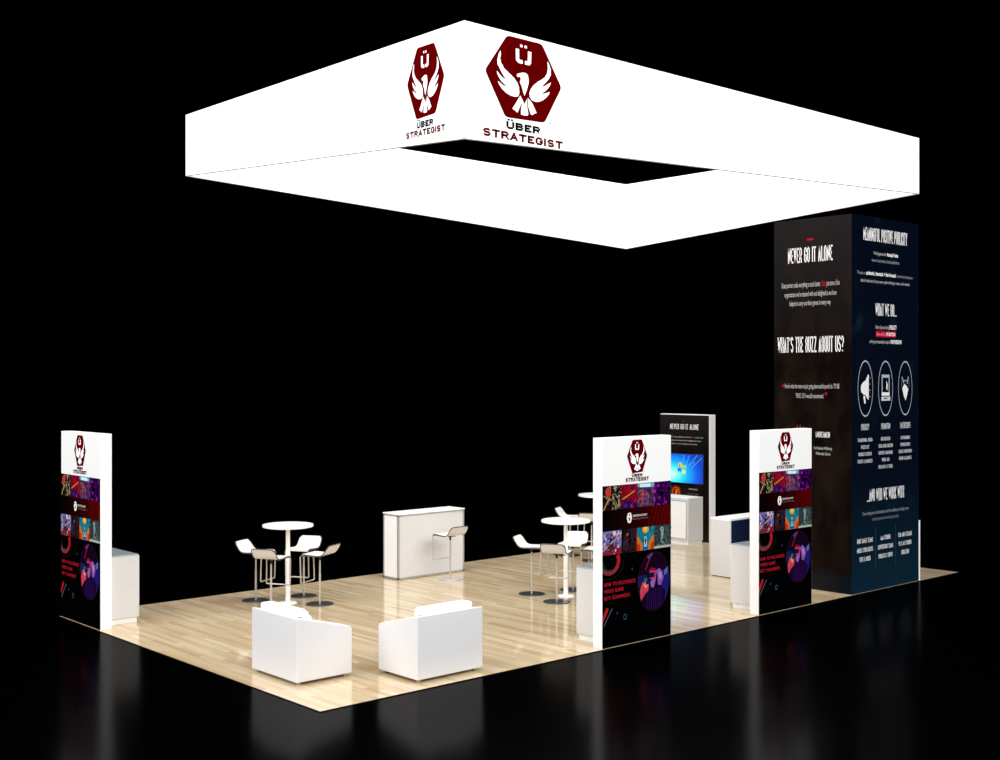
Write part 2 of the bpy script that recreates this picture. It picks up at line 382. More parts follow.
# ------------------------------------------------------------------ the winged emblem, unit square hexagon
HEXA=[(0.26,1.004),(0.695,1.005),(0.95,0.501),(0.728,0.006),(0.24,-0.017),(-0.005,0.512)]
EMB = dict(
lw=[(0.169,0.807),(0.146,0.757),(0.13,0.683),(0.13,0.624),(0.16,0.57),(0.199,0.498),(0.244,0.449),(0.19,0.466),(0.124,0.536),(0.126,0.502),(0.146,0.46),(0.179,0.414),(0.254,0.355),(0.199,0.368),(0.135,0.409),(0.149,0.367),(0.19,0.315),(0.24,0.276),(0.291,0.256),(0.351,0.249),(0.392,0.264),(0.407,0.311),(0.403,0.382),(0.382,0.438),(0.342,0.49),(0.28,0.537),(0.219,0.583),(0.179,0.645),(0.165,0.702),(0.174,0.764)],
body=[(0.372,0.548),(0.392,0.559),(0.438,0.583),(0.486,0.591),(0.517,0.57),(0.525,0.521),(0.527,0.47),(0.513,0.406),(0.496,0.35),(0.473,0.289),(0.455,0.342),(0.438,0.4),(0.414,0.456),(0.426,0.499),(0.417,0.523),(0.382,0.514)],
rw=[(0.774,0.809),(0.796,0.78),(0.82,0.712),(0.82,0.639),(0.792,0.581),(0.749,0.52),(0.695,0.456),(0.738,0.476),(0.82,0.541),(0.813,0.502),(0.781,0.45),(0.738,0.402),(0.694,0.36),(0.745,0.379),(0.807,0.413),(0.796,0.378),(0.766,0.334),(0.717,0.284),(0.664,0.252),(0.611,0.241),(0.569,0.253),(0.542,0.289),(0.537,0.34),(0.554,0.394),(0.59,0.45),(0.643,0.507),(0.695,0.549),(0.738,0.589),(0.77,0.649),(0.781,0.724)],
t1=[(0.42,0.283),(0.442,0.237),(0.438,0.192),(0.392,0.075),(0.38,0.05),(0.362,0.066),(0.317,0.093),(0.343,0.135),(0.385,0.215)],
t2=[(0.446,0.238),(0.463,0.196),(0.478,0.183),(0.492,0.227),(0.502,0.25),(0.504,0.179),(0.523,0.059),(0.513,0.037),(0.464,0.031),(0.426,0.04),(0.428,0.091)],
t3=[(0.514,0.272),(0.534,0.256),(0.579,0.204),(0.632,0.095),(0.607,0.086),(0.575,0.057),(0.554,0.065),(0.517,0.17)],
d1=[(0.417,0.946),(0.448,0.946),(0.448,0.912),(0.417,0.912)],
d2=[(0.473,0.946),(0.504,0.946),(0.504,0.912),(0.473,0.912)],
ul=[(0.360,0.880),(0.403,0.880),(0.405,0.749),(0.450,0.745),(0.450,0.699),(0.392,0.699),(0.363,0.729)],
ur=[(0.517,0.880),(0.563,0.880),(0.558,0.725),(0.535,0.700),(0.478,0.699),(0.478,0.746),(0.514,0.749)])
for k_ in EMB: EMB[k_] = [(.473+(a_-.473)*.965, .5+(b_-.5)*.965) for a_, b_ in EMB[k_]]
RED = (102, 0, 2); W8 = 'fabric'  # bird marks share the fabric's added glow
def rounded(pts, r):
    P = [Vector((p[0], p[1], 0)) for p in pts]; out = []; n = len(P)
    for i in range(n):
        p = P[i]; a = (P[i-1]-p).normalized()*r; b = (P[(i+1) % n]-p).normalized()*r
        for q in range(6):
            t = q/5; v = (p+a)*(1-t)**2+p*2*t*(1-t)+(p+b)*t*t; out.append((v.x, v.y))
    return out
def emblem(parent, origin, U, V, N, x0, x1, z0, z1, text=True, words=((.25, .675, -.156, -.060), (-.03, .965, -.292, -.192))):
    sx = (x1-x0)/.955; sz = z1-z0
    def art(l=.0015): return Art(Vector(origin)+Vector(U)*x0+Vector(V)*z0, Vector(U)*sx, Vector(V)*sz, N, l)
    a = art(); a.poly(rounded(HEXA, .045), RED); h = a.build('emblem', parent, 'dark red rounded hexagon emblem with a white rising bird')
    b = art(.003)
    for k in ('lw', 'body', 'rw', 't1', 't2', 't3', 'd1', 'd2', 'ul', 'ur'): b.poly(EMB[k], W8)
    b.build('bird_mark', h, 'white bird and letter mark on the emblem')
    if text:
        c = art(.003); q = words[0]
        c.caps('ÜBER', q[0], q[1], q[2], q[3], (5, 5, 5), 1.05, .29, .15); q = words[1]
        c.caps('STRATEGIST', q[0], q[1], q[2], q[3], RED, 1.0, .28, .15)
        c.caps('TM', .76, .81, -.005, .02, (110, 20, 24), .8, .15, .2)
        c.build('lettering', parent, 'black and dark red company lettering')
    return h

# ================================================================== SETTING
bm = bmesh.new(); box_into(bm, -30, -30, -.12, 50, 50, -.009)
fl = finish(bm, 'floor', M['hall']); fl['kind'] = 'structure'
bm = bmesh.new(); box_into(bm, 0, 0, -.0085, 12.223, 6.174, 0)
wf = finish(bm, 'booth_floor', [M['wood'], M['black']]); wf['kind'] = 'structure'
for p in wf.data.polygons:
    if abs(p.normal.z) < .5: p.material_index = 1
# ================================================================== HANGING SIGN
sg = thing('hanging_sign', 'large white rectangular fabric ring sign with two red emblems hanging over the booth', 'sign', (1.842, .078, 0))
SL, SW, ZT, Z1, Z2, TH = 9.281, 6.152, 6.884, 5.646, 6.019, .03
def sign_wall(name, p, q, zp, zq, inward):
    p = Vector((p[0], p[1], 0)); q = Vector((q[0], q[1], 0)); n = Vector((inward[0], inward[1], 0))*TH
    bm = bmesh.new(); d = (q-p).normalized()*TH
    L = [(p, zp, ZT), (q, zq, ZT)]; outer = []; inner = []
    for (b, z0, z1), s in zip(L, (1, -1)):
        outer.append([bm.verts.new(b+Vector((0, 0, z0))), bm.verts.new(b+Vector((0, 0, z1)))])
        inner.append([bm.verts.new(b+n+d*s+Vector((0, 0, z0))), bm.verts.new(b+n+d*s+Vector((0, 0, z1)))])
    (a, b_), (c, d_) = outer; (e, f), (g, h) = inner
    for fc in ((a, c, d_, b_), (e, f, h, g), (a, e, g, c), (b_, d_, h, f)): bm.faces.new(fc)
    bmesh.ops.recalc_face_normals(bm, faces=list(bm.faces))
    o = finish(bm, name, M['fabric'], sg)
    # hem tube along the lower edge
    tube('hem', [p+n*.5+Vector((0, 0, zp+.004)), q+n*.5+Vector((0, 0, zq+.004))], .012, M['seamgrey'] if inward in ((0, 1), (1, 0)) else M['hem'], o, 8)
    return o
M['seamgrey'] = mat('grey_frame_tube', rgb(150, 150, 144), .6)
sign_wall('fabric_panel', (0, 0), (SL, 0), Z1, Z2, (0, 1))
sign_wall('fabric_panel', (0, 0), (0, SW), Z1, Z2, (1, 0))
sign_wall('fabric_panel', (SL, 0), (SL, SW), Z2, Z1, (-1, 0))
sign_wall('fabric_panel', (0, SW), (SL, SW), Z2, Z1, (0, -1))
# front face: local x ; left face: runs along +y seen mirrored, so U = -y
emblem(sg, (0, 0, 0), (1, 0, 0), (0, 0, 1), (0, -1, 0), 2.130-1.842, 3.275-1.842, 5.968, 6.838)
emblem(sg, (0, 0, 0), (0, -1, 0), (0, 0, 1), (-1, 0, 0), -(1.06-.078), -(.405-.078), 5.985, 6.752, words=((.25, .675, -.152, -.058), (-.03, .965, -.266, -.174)))

# ================================================================== BANNER PANELS
def tile(a, seed, x0, x1, z0, z1, base, blobs, n=14, smin=.02, smax=.08):
    n *= 2; smax *= .8
    """a small unreadable print: patches of colour inside its own rectangle"""
    R = random.Random(seed); a.clip = (x0, z0, x1, z1); a.rect(x0, z0, x1, z1, base)
    for i in range(n):
        c = blobs[i % len(blobs)]; cx = R.uniform(x0, x1); cz = R.uniform(z0, z1); ang = R.uniform(0, PI)
        l = R.uniform(smin, smax); w_ = l*R.uniform(.2, .6); pts = []
        for k in range(7):
            t = 2*PI*k/7; r = R.uniform(.7, 1.1); px = l*r*math.cos(t); pz = w_*r*math.sin(t)
            pts.append((cx+px*math.cos(ang)-pz*math.sin(ang), cz+px*math.sin(ang)+pz*math.cos(ang)))
        a.poly(pts, c)
    return a
def figure(a, x, z, h, c, arms=0):
    s = h
    a.ell(x, z+.86*s, .09*s, .11*s, c, 10)
    a.poly([(x-.16*s, z+.72*s), (x+.16*s, z+.72*s), (x+.10*s, z+.36*s), (x+.16*s, z), (x+.05*s, z), (x, z+.32*s), (x-.06*s, z), (x-.17*s, z), (x-.10*s, z+.36*s)], c)
    if arms: a.line(x-.34*s, z+.42*s, x+.30*s, z+.70*s, .05*s, c)
def specks(a, seed, r, cols, n=70, s0=.006, s1=.022):
    R = random.Random(seed); x0, z0, x1, z1 = r; a.clip = r
    for i in range(n):
        c = cols[R.randrange(len(cols))]; cx = R.uniform(x0, x1); cz = R.uniform(z0, z1); l = R.uniform(s0, s1); g = R.uniform(-1.2, 1.2)
        a.poly([(cx+l*R.uniform(.5, 1)*math.cos(t+g), cz+l*R.uniform(.5, 1.5)*math.sin(t)) for t in (0, 1.2, 2.6, 3.7, 5.1)], c)
def make_panel():
    t = thing('banner_panel', '', 'banner', (0, 0, 0), 0, 'freestanding banner panels along the booth edge')
    Wp, Dp, Hp = 1.224, .147, 2.44
    box('panel_body', (0, 0, 0), (Wp, Dp, Hp), M['white'], t, .003, 1)
    F = ((0, 0, 0), (1, 0, 0), (0, 0, 1), (0, -1, 0))
    a = Art(*F, lift=.001); a.rect(.003, .002, 1.219, 1.883, (4, 3, 4)); pr = a.build('printed_graphic', t, 'black printed lower field of the banner')
    E = ((.3, 'x'))
    emblem(t, *F, .427, .785, 2.015, 2.402, words=((.22, .72, -.130, -.040), (-.07, 1.02, -.270, -.150)))
    X = [.003, .315, .61, .905, 1.19]
    def art(): return Art(*F, lift=.0025, step=.00006)
    # upper row
    a = art(); tile(a, 3, X[0], X[1], 1.6, 1.88, (16, 13, 12), [(150, 130, 90), (90, 80, 50), (60, 20, 16), (190, 160, 120), (40, 46, 30)], 13, .02, .06)
    a.ell(.10, 1.81, .05, .06, (206, 62, 50), 14); a.line(.02, 1.60, .12, 1.75, .014, (200, 170, 110)); figure(a, .20, 1.60, .26, (140, 132, 96), 1); a.ell(.22, 1.845, .03, .03, (200, 196, 190), 10)
    specks(a, 31, (.16, 1.6, X[1], 1.88), [(12, 10, 10), (20, 16, 12), (90, 84, 54), (190, 176, 140), (60, 20, 16)], 80); a.build('picture_tile', pr, 'dark tile with a red disc and an olive figure')
    a = art(); tile(a, 5, X[1], X[2], 1.6, 1.88, (138, 12, 34), [(160, 16, 40), (112, 10, 40), (84, 14, 70)], 7, .04, .10)
    a.poly([(.315, 1.6), (.61, 1.6), (.61, 1.69), (.52, 1.66), (.45, 1.70), (.38, 1.64), (.315, 1.68)], (44, 16, 84)); tile2 = a
    a.line(.34, 1.71, .56, 1.80, .016, (226, 140, 60)); a.ell(.40, 1.64, .025, .03, (70, 50, 180), 8); a.ell(.57, 1.68, .02, .03, (210, 30, 60), 8); a.ell(.50, 1.62, .02, .03, (196, 40, 90), 8)
    specks(a, 32, (X[1], 1.6, X[2], 1.72), [(60, 10, 80), (30, 20, 90), (110, 10, 40), (150, 20, 60)], 50); a.build('picture_tile', pr, 'crimson tile with an orange diagonal streak')
    a = art(); tile(a, 9, X[2], X[3], 1.6, 1.88, (74, 50, 104), [(120, 60, 110), (180, 70, 90), (60, 60, 90), (190, 90, 80), (96, 90, 150)], 16, .02, .06)
    a.poly([(.61, 1.84), (.905, 1.83), (.905, 1.88), (.61, 1.88)], (120, 190, 215)); a.poly([(.65, 1.835), (.84, 1.83), (.84, 1.87), (.65, 1.875)], (205, 236, 240)); a.rect(.82, 1.6, .905, 1.76, (52, 58, 78))
    figure(a, .70, 1.62, .19, (190, 80, 90)); figure(a, .79, 1.61, .17, (110, 60, 150)); specks(a, 33, (X[2], 1.6, X[3], 1.83), [(40, 36, 70), (120, 60, 90), (60, 54, 90), (200, 90, 90), (30, 30, 50)], 90); a.build('picture_tile', pr, 'street scene tile with pale blue sign strip')
    a = art(); tile(a, 12, X[3], X[4], 1.6, 1.88, (52, 8, 70), [(140, 20, 170), (96, 12, 130), (30, 5, 44), (190, 50, 210), (20, 4, 30)], 18, .02, .07)
    figure(a, 1.05, 1.62, .2, (14, 3, 22)); specks(a, 34, (X[3], 1.6, X[4], 1.88), [(16, 3, 24), (30, 5, 44), (120, 20, 150), (60, 8, 90)], 90); a.build('picture_tile', pr, 'purple tile with dark shapes')
    # dark red band
    a = art(); a.clip = (.003, 1.358, 1.219, 1.6)
    for i in range(20): a.rect(.003+1.216*i/20, 1.358, .003+1.216*(i+1)/20, 1.6, (int(6+i*4.2), 3, 4)); a.h -= a.step
    for i in range(7): a.line(.80+.07*i, 1.36, .90+.07*i, 1.62, .012, (124-6*i, 12, 14))
    a.clip = None
    a.poly(rounded([(.44, 1.545), (.49, 1.545), (.512, 1.485), (.49, 1.425), (.44, 1.425), (.418, 1.485)], .012), (240, 238, 238)); a.poly([(.447, 1.50), (.455, 1.46), (.465, 1.44), (.475, 1.46), (.483, 1.50), (.465, 1.48)], (60, 10, 12)); a.rect(.455, 1.512, .475, 1.53, (60, 10, 12))
    a.caps('ÜBERSTRATEGIST', .525, .78, 1.49, 1.515, (226, 214, 214), .8, .2, .15); a.text('PUBLIC RELATIONS FOR GAMES', .525, .80, 1.455, 1.472, (170, 120, 120), 0)
    a.build('title_band', pr, 'dark red band with small white emblem and lettering')
    # lower row
    a = art(); tile(a, 21, .003, .325, 1.078, 1.355, (120, 120, 196), [(206, 200, 236), (90, 90, 180), (150, 40, 44), (60, 40, 80), (226, 190, 190)], 14, .02, .07)
    a.poly([(.003, 1.078), (.325, 1.078), (.325, 1.15), (.22, 1.19), (.12, 1.14), (.003, 1.12)], (150, 34, 40)); figure(a, .16, 1.11, .23, (34, 22, 34), 1); a.line(.03, 1.14, .26, 1.28, .022, (190, 150, 130)); a.ell(.20, 1.325, .035, .03, (220, 190, 180), 10)
    specks(a, 35, (.003, 1.078, .325, 1.33), [(40, 30, 60), (140, 130, 200), (90, 50, 70), (190, 180, 220), (170, 60, 50)], 80); a.build('picture_tile', pr, 'lavender tile with a dark leaping figure')
    a = art(); tile(a, 22, .325, .595, 1.078, 1.355, (22, 14, 20), [(60, 16, 22), (30, 30, 44), (90, 30, 34), (12, 8, 14)], 12, .02, .06)
    figure(a, .43, 1.10, .2, (84, 34, 40)); figure(a, .38, 1.10, .18, (50, 46, 58)); a.rect(.49, 1.078, .55, 1.355, (36, 40, 52)); a.rect(.56, 1.078, .595, 1.355, (120, 18, 24)); a.ell(.43, 1.285, .02, .024, (190, 110, 100), 8)
    specks(a, 36, (.325, 1.078, .595, 1.355), [(10, 8, 12), (20, 14, 18), (70, 26, 30), (36, 32, 40)], 80); a.build('picture_tile', pr, 'near black tile with two dim red figures')
    a = art(); tile(a, 23, .595, .905, 1.078, 1.355, (28, 128, 150), [(20, 104, 130), (40, 150, 164)], 5, .04, .09)
    for s_ in (-1, 1):
        a.poly([(.75+s_*.155, 1.25), (.75+s_*.12, 1.24), (.75+s_*.10, 1.20), (.75+s_*.06, 1.17), (.75+s_*.05, 1.078), (.75+s_*.155, 1.078)], (226, 120, 30)); a.poly([(.75+s_*.155, 1.17), (.75+s_*.10, 1.15), (.75+s_*.09, 1.078), (.75+s_*.155, 1.078)], (200, 60, 24))
    a.ell(.75, 1.325, .06, .045, (240, 170, 50), 16); a.ell(.75, 1.33, .03, .025, (250, 220, 130), 12); a.poly([(.72, 1.078), (.78, 1.078), (.765, 1.24), (.735, 1.24)], (200, 230, 240)); figure(a, .75, 1.13, .11, (12, 30, 40)); a.ell(.75, 1.10, .05, .022, (30, 90, 190), 12)
    a.build('picture_tile', pr, 'teal and orange tile with a yellow sun')
    a = art(); tile(a, 24, .905, 1.219, 1.078, 1.355, (52, 66, 70), [(70, 88, 92), (36, 48, 54), (86, 104, 104)], 10, .03, .08)
    figure(a, 1.05, 1.12, .2, (150, 164, 162)); a.ring(1.05, 1.30, .035, .035, .35, (170, 184, 180), n=12); a.rect(.905, 1.078, 1.219, 1.105, (168, 178, 170)); a.poly([(.93, 1.105), (1.18, 1.105), (1.12, 1.13), (.99, 1.13)], (120, 136, 132))
    specks(a, 38, (.905, 1.11, 1.219, 1.355), [(40, 52, 58), (56, 70, 74), (90, 104, 104), (28, 38, 44)], 80); a.build('picture_tile', pr, 'grey green tile with a pale standing figure')
    # lower black field
    a = art(); a.clip = (.003, .02, 1.219, 1.076); a.ring(.12, 1.005, .185, .165, .30, (96, 70, 74), PI, 2*PI+.45, 26, (196, 30, 40)); a.ring(.12, 1.005, .25, .215, .03, (40, 30, 40), PI, 2*PI, 20); a.ring(.12, 1.005, .11, .11, .10, (20, 60, 60), PI, 1.6*PI, 12)
    a.build('arc_mark', pr, 'red arc')
    a = art(); a.clip = None
    a.caps('HOW TO RECOGNIZE', .032, .575, .715, .757, (200, 30, 52), .52, .14, .09); a.caps('VIDEO GAME', .032, .37, .638, .680, (200, 30, 52), .52, .14, .09); a.caps('KEY SCAMMERS', .032, .475, .558, .600, (200, 30, 52), .52, .14, .09)
    a.build('red_lettering', pr, 'red lettering')
    a = art(); a.clip = (.003, .02, 1.219, 1.076); a.line(-.01, .31, .09, .46, .045, (200, 26, 38)); a.line(.02, .255, .17, .45, .008, (96, 130, 150)); a.ring(.39, .325, .030, .034, .28, (50, 100, 130), n=14); a.ell(.255, .385, .010, .014, (50, 90, 110), 8)
    a.poly([(.495, .875), (.525, .895), (.53, .86)], (40, 70, 90)); a.build('slash_mark', pr, 'red and blue slashes and a small ring')
    # round picture of a player in headset
    cx, cz, rx, rz = .90, .69, .292, .355
    a = art(); R = random.Random(8)
    def eclip(pts): 
        out = []
        for x, z in pts:
            k = math.hypot((x-cx)/rx, (z-cz)/rz)
            out.append((x, z) if k <= .985 else (cx+(x-cx)/k*.985, cz+(z-cz)/k*.985))
        return out
    a.ell(cx, cz, rx, rz, (24, 8, 30), 40)
    def P(pts, c):
        q = []
        for i in range(len(pts)):
            p0 = pts[i]; p1 = pts[(i+1) % len(pts)]
            for k in range(3): q.append((cx+rx*(p0[0]+(p1[0]-p0[0])*k/3), cz+rz*(p0[1]+(p1[1]-p0[1])*k/3)))
        a.poly(eclip(q), c)
    P([(-1, .25), (-.45, .25), (-.45, -.15), (-1, -.15)], (26, 34, 86)); P([(.5, .1), (1, .35), (1, -.5), (.6, -.9), (.3, -.4)], (34, 30, 120))
    P([(-.55, -.95), (-.6, -.35), (-.25, -.1), (.35, -.1), (.75, -.4), (.6, -.95)], (24, 10, 44))
    for i in range(8): P([(-.42+.13*i, -.92), (-.38+.13*i, -.92), (-.34+.12*i, -.25), (-.37+.12*i, -.25)], [(70, 16, 90), (44, 20, 110)][i % 2])
    P([(-.28, .33), (-.12, .42), (.12, .36), (.14, .05), (0, -.22), (-.16, -.2), (-.28, .05)], (196, 70, 130)); P([(-.28, .30), (.02, .30), (.06, .14), (-.28, .12)], (30, 20, 60)); P([(-.16, .02), (.06, .05), (0, -.2), (-.14, -.18)], (120, 120, 230))
    P([(-.34, .36), (-.16, .48), (.14, .42), (.06, .34), (-.14, .38), (-.28, .32)], (140, 24, 60)); P([(.12, .34), (.34, .42), (.52, .30), (.62, .08), (.44, -.18), (.26, -.14), (.24, .12)], (150, 90, 190)); P([(.30, .30), (.48, .26), (.5, .08), (.36, .02)], (206, 140, 210)); P([(.62, .30), (.9, .44), (.86, .20), (.66, .14)], (90, 110, 190))
    P([(-.80, -.62), (-.86, -.25), (-.70, .02), (-.44, .06), (-.30, -.12), (-.34, -.30), (-.56, -.40)], (222, 70, 96)); P([(-.66, -.08), (-.44, .04), (-.34, -.10), (-.48, -.22)], (250, 150, 140)); P([(-.52, .02), (-.18, .12), (-.14, .02), (-.46, -.10)], (20, 30, 40)); P([(-.6, .12), (-.42, .16), (-.42, .02), (-.58, 0)], (40, 110, 170))
    P([(-.55, .42), (-.20, .92), (-.14, .92), (-.48, .42)], (150, 30, 54)); P([(-.44, .86), (-.10, .98), (-.05, .92), (-.30, .74)], (110, 60, 110)); P([(.72, .76), (.80, .72), (.76, .66)], (90, 110, 160))
    a.ring(cx, cz, rx*1.0, rz*1.0, .02, (60, 14, 40), n=40)
    a.build('round_picture', pr, 'round picture of a player lit pink and blue wearing a headset')
    return t
p0 = make_panel(); p0.location = (3.874, .02, 0)
p0['label'] = 'banner panel standing in the middle of the front edge, beside the round tables'
p1 = copy_tree(p0); p1.location = (6.882, .02, 0); p1['label'] = 'banner panel on the front edge nearest the dark tower'
p2 = copy_tree(p0); p2.location = (.02, 6.158, 0); p2.rotation_euler = (0, 0, -PI/2); p2['label'] = 'banner panel at the far left of the booth floor, turned to the left edge'

# ================================================================== LOW CABINETS BEHIND THE PANELS
def make_cabinet():
    t = thing('storage_cabinet', '', 'cabinet', (0, 0, 0), 0, 'low cabinets behind the banner panels')
    Wc, Dc, Hc = .84, .435, .876
    box('cabinet_body', (0, 0, .065), (Wc, Dc, Hc-.018), M['speck'], t, .003, 1)
    box('cabinet_top', (0, 0, Hc-.018), (Wc, Dc, Hc), M['greytop'], t, .002, 1, label='grey glass top')
    box('toe_kick', (.018, .0, 0), (Wc-.018, Dc-.01, .065), M['edge'], t)
    for k in range(2):
        d = box('door', (.001+k*.42, Dc, .066), (.001+k*.42+.417, Dc+.015, Hc-.02), M['speck'], t, .002, 1)
        box('handle', (.38+k*.07, Dc+.015, .5), (.395+k*.07, Dc+.030, .62), M['alu'], d)
    return t
c0 = make_cabinet(); c0.location = (4.06, .172, 0); c0['label'] = 'low white cabinet with grey top behind the banner panel beside the round tables'
c1 = copy_tree(c0); c1.location = (7.06, .172, 0); c1['label'] = 'low white cabinet with grey top behind the banner panel nearest the tower'
c2 = copy_tree(c0); c2.location = (.172, 5.965, 0); c2.rotation_euler = (0, 0, -PI/2); c2['label'] = 'low white cabinet with grey top behind the far left banner panel'

# ================================================================== TOWER
tw = thing('tower', 'tall dark printed tower with white headings standing at the right end of the booth', 'tower', (9.118, .02, 0))
TW, TD, THh = 1.887, 1.345, 5.519
bm = bmesh.new(); box_into(bm, 0, 0, 0, TW, TD, THh)
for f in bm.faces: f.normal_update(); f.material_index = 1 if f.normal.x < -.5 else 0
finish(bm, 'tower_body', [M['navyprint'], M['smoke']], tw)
LF = ((0, 0, 0), (0, -1, 0), (0, 0, 1), (-1, 0, 0))     # left face: u = -y
WT = (250, 249, 248); GT = (190, 188, 186); RD = (196, 20, 44)
a = Art(*LF); a.rect(-.755, 5.19, -.65, 5.22, RD)
a.caps('NEVER GO IT ALONE', -1.091, -.319, 4.867, 5.095, WT, .40, .125, .085); a.build('heading', tw)
a = Art(*LF)
a.text('Great partners make everything so much better.', -1.208, -.52, 4.50, 4.585, GT, .0); a.text('See', -.50, -.44, 4.50, 4.59, RD, .02); a.text('just some of the', -.42, -.20, 4.50, 4.585, GT, 0)
a.text("organizations we've teamed with and delighted as we have", -1.154, -.252, 4.36, 4.44, GT, 0); a.text('helped to carry out their games in every way', -1.064, -.352, 4.225, 4.305, GT, 0); a.build('paragraph', tw)
a = Art(*LF); a.caps("WHAT'S THE BUZZ ABOUT US?", -1.277, -.132, 3.522, 3.758, WT, .40, .125, .085); a.build('heading', tw)
a = Art(*LF); a.text('“', -1.20, -1.165, 2.93, 3.05, RD, .03); a.text("Here's what the team on just going above and beyond it is. TO BE", -1.15, -.205, 2.985, 3.06, GT, 0)
a.text('TRUE. 5/5 I would recommend.', -.957, -.47, 2.84, 2.915, GT, 0); a.text('”', -.45, -.41, 2.82, 2.93, RD, .03); a.build('quotation', tw)
a = Art(*LF); a.caps('LAWRENCE HAMILTON', -.605, -.365, 2.262, 2.345, WT, .42, .13, .09); a.text('Vice President of Marketing', -.64, -.33, 2.08, 2.13, GT, 0); a.text('Multimedia Games', -.60, -.36, 2.00, 2.05, GT, 0); a.build('credit_lines', tw)
def sunburst(parent, frame, cx, cz, r, rz, n=18):
    a = Art(*frame)
    for i in range(n):
        t = 2*PI*i/n
        a.poly([(cx+r*.60*math.cos(t-.13), cz+rz*.60*math.sin(t-.13)), (cx+r*.60*math.cos(t+.13), cz+rz*.60*math.sin(t+.13)), (cx+r*1.02*math.cos(t+.05), cz+rz*1.02*math.sin(t+.05))], (232, 92, 30))
    a.ring(cx, cz, r*.66, rz*.66, .22, (226, 84, 28), -.5, PI+.5)
    a.poly([(cx-.30*r, cz-.45*rz), (cx-.12*r, cz-.1*rz), (cx-.2*r, cz+.15*rz), (cx+.12*r, cz+.42*rz), (cx+.30*r, cz+.30*rz), (cx+.22*r, cz-.50*rz)], (236, 110, 40))
    return a.build('sunburst_mark', parent, 'orange flame ring mark')
sunburst(tw, LF, -.896, 2.18, .16, .27)
FF = ((0, 0, 0), (1, 0, 0), (0, 0, 1), (0, -1, 0))
def fx(x): return x-9.098
a = Art(*FF)
a.caps('MEANINGFUL POSITIVE PUBLICITY', fx(9.406), fx(10.636), 5.162, 5.356, WT, .40, .125, .085); a.build('heading', tw)
a = Art(*FF); a.text('We help games make', fx(9.683), fx(10.04), 4.965, 5.02, GT, 0); a.text('Meaningful Positive', fx(10.06), fx(10.373), 4.965, 5.02, WT, .02); a.text('waves in mainstream and trade publications', fx(9.628), fx(10.402), 4.86, 4.915, (150, 152, 156), 0)
a.text('Through our', fx(9.238), fx(9.46), 4.66, 4.71, (150, 152, 156), 0); a.text('authentic, thematic + fan-focused', fx(9.48), fx(10.30), 4.66, 4.72, WT, .02); a.text('communications', fx(10.33), fx(10.798), 4.66, 4.71, (150, 152, 156), 0)
a.text('that break out of any news cycle making a noise with results', fx(9.331), fx(10.709), 4.55, 4.60, GT, 0); a.build('paragraph', tw)
a = Art(*FF); a.caps('WHAT WE DO...', fx(9.738), fx(10.33), 4.066, 4.25, WT, .40, .125, .085); a.build('heading', tw)
a = Art(*FF); a.text('Every day we bring', fx(9.738), fx(10.12), 3.87, 3.93, GT, 0); a.text('PUBLICITY', fx(10.13), fx(10.33), 3.87, 3.935, WT, .02)
a.rect(fx(9.745), 3.748, fx(10.31), 3.84, (190, 16, 44)); a.text('Show off the', fx(9.765), fx(10.02), 3.77, 3.82, (240, 150, 160), 0); a.text('PROMOTION', fx(10.04), fx(10.29), 3.77, 3.825, (250, 230, 232), .02)
a.text('and long term relationships through to', fx(9.574), fx(10.14), 3.655, 3.71, GT, 0); a.text('PARTNERSHIPS', fx(10.16), fx(10.475), 3.655, 3.715, WT, .02); a.build('paragraph', tw)
for k, cx_ in enumerate((9.46, 10.017, 10.583)):
    c = fx(cx_); a = Art(*FF); a.ring(c, 2.985, .205, .415, .05, (170, 174, 180), n=40); rg = a.build('ring_mark', tw)
    a = Art(*FF)
    if k == 0:   # megaphone
        a.poly([(c-.12, 2.94), (c-.12, 3.03), (c-.06, 3.08), (c, 3.10), (c+.07, 3.19), (c+.09, 3.19), (c+.09, 2.83), (c+.07, 2.82), (c, 2.89), (c-.06, 2.90)], (228, 228, 228)); a.poly([(c-.06, 2.88), (c-.01, 2.88), (c+.01, 2.77), (c-.03, 2.76)], (228, 228, 228))
        for q in range(4): a.line(c+.105, 2.87+.09*q, c+.135, 2.865+.093*q, .015, (150, 152, 156))
    elif k == 1: # laptop
        a.ring(c-.005, 3.01, .01, .01, .5, (6, 13, 26)); fr = .022
        a.rect(c-.11, 3.145, c+.11, 3.19, (170, 172, 174)); a.rect(c-.11, 2.92, c-.085, 3.15, (170, 172, 174)); a.rect(c+.085, 2.92, c+.11, 3.15, (170, 172, 174)); a.rect(c-.11, 2.875, c+.11, 2.925, (230, 230, 230)); a.rect(c-.12, 2.80, c+.13, 2.86, (200, 200, 200)); a.rect(c-.05, 2.825, c+.05, 2.84, (60, 64, 70))
        a.poly([(c+.02, 3.10), (c+.06, 3.04), (c+.05, 2.95), (c+.02, 2.98)], (228, 228, 228))
    else:        # handshake
        a.poly([(c-.09, 2.98), (c-.03, 3.05), (c+.02, 3.03), (c+.09, 2.97), (c+.05, 2.87), (c+.01, 2.80), (c-.04, 2.86)], (232, 232, 232)); a.line(c-.10, 3.16, c-.04, 3.06, .025, (150, 152, 156)); a.line(c+.09, 3.16, c+.05, 3.05, .025, (150, 152, 156)); a.line(c-.06, 3.10, c+.04, 3.10, .018, (150, 152, 156)); a.line(c-.11, 3.0, c-.09, 3.12, .014, (120, 122, 128)); a.line(c+.11, 3.0, c+.10, 3.12, .014, (120, 122, 128))
    a.build('icon', rg)
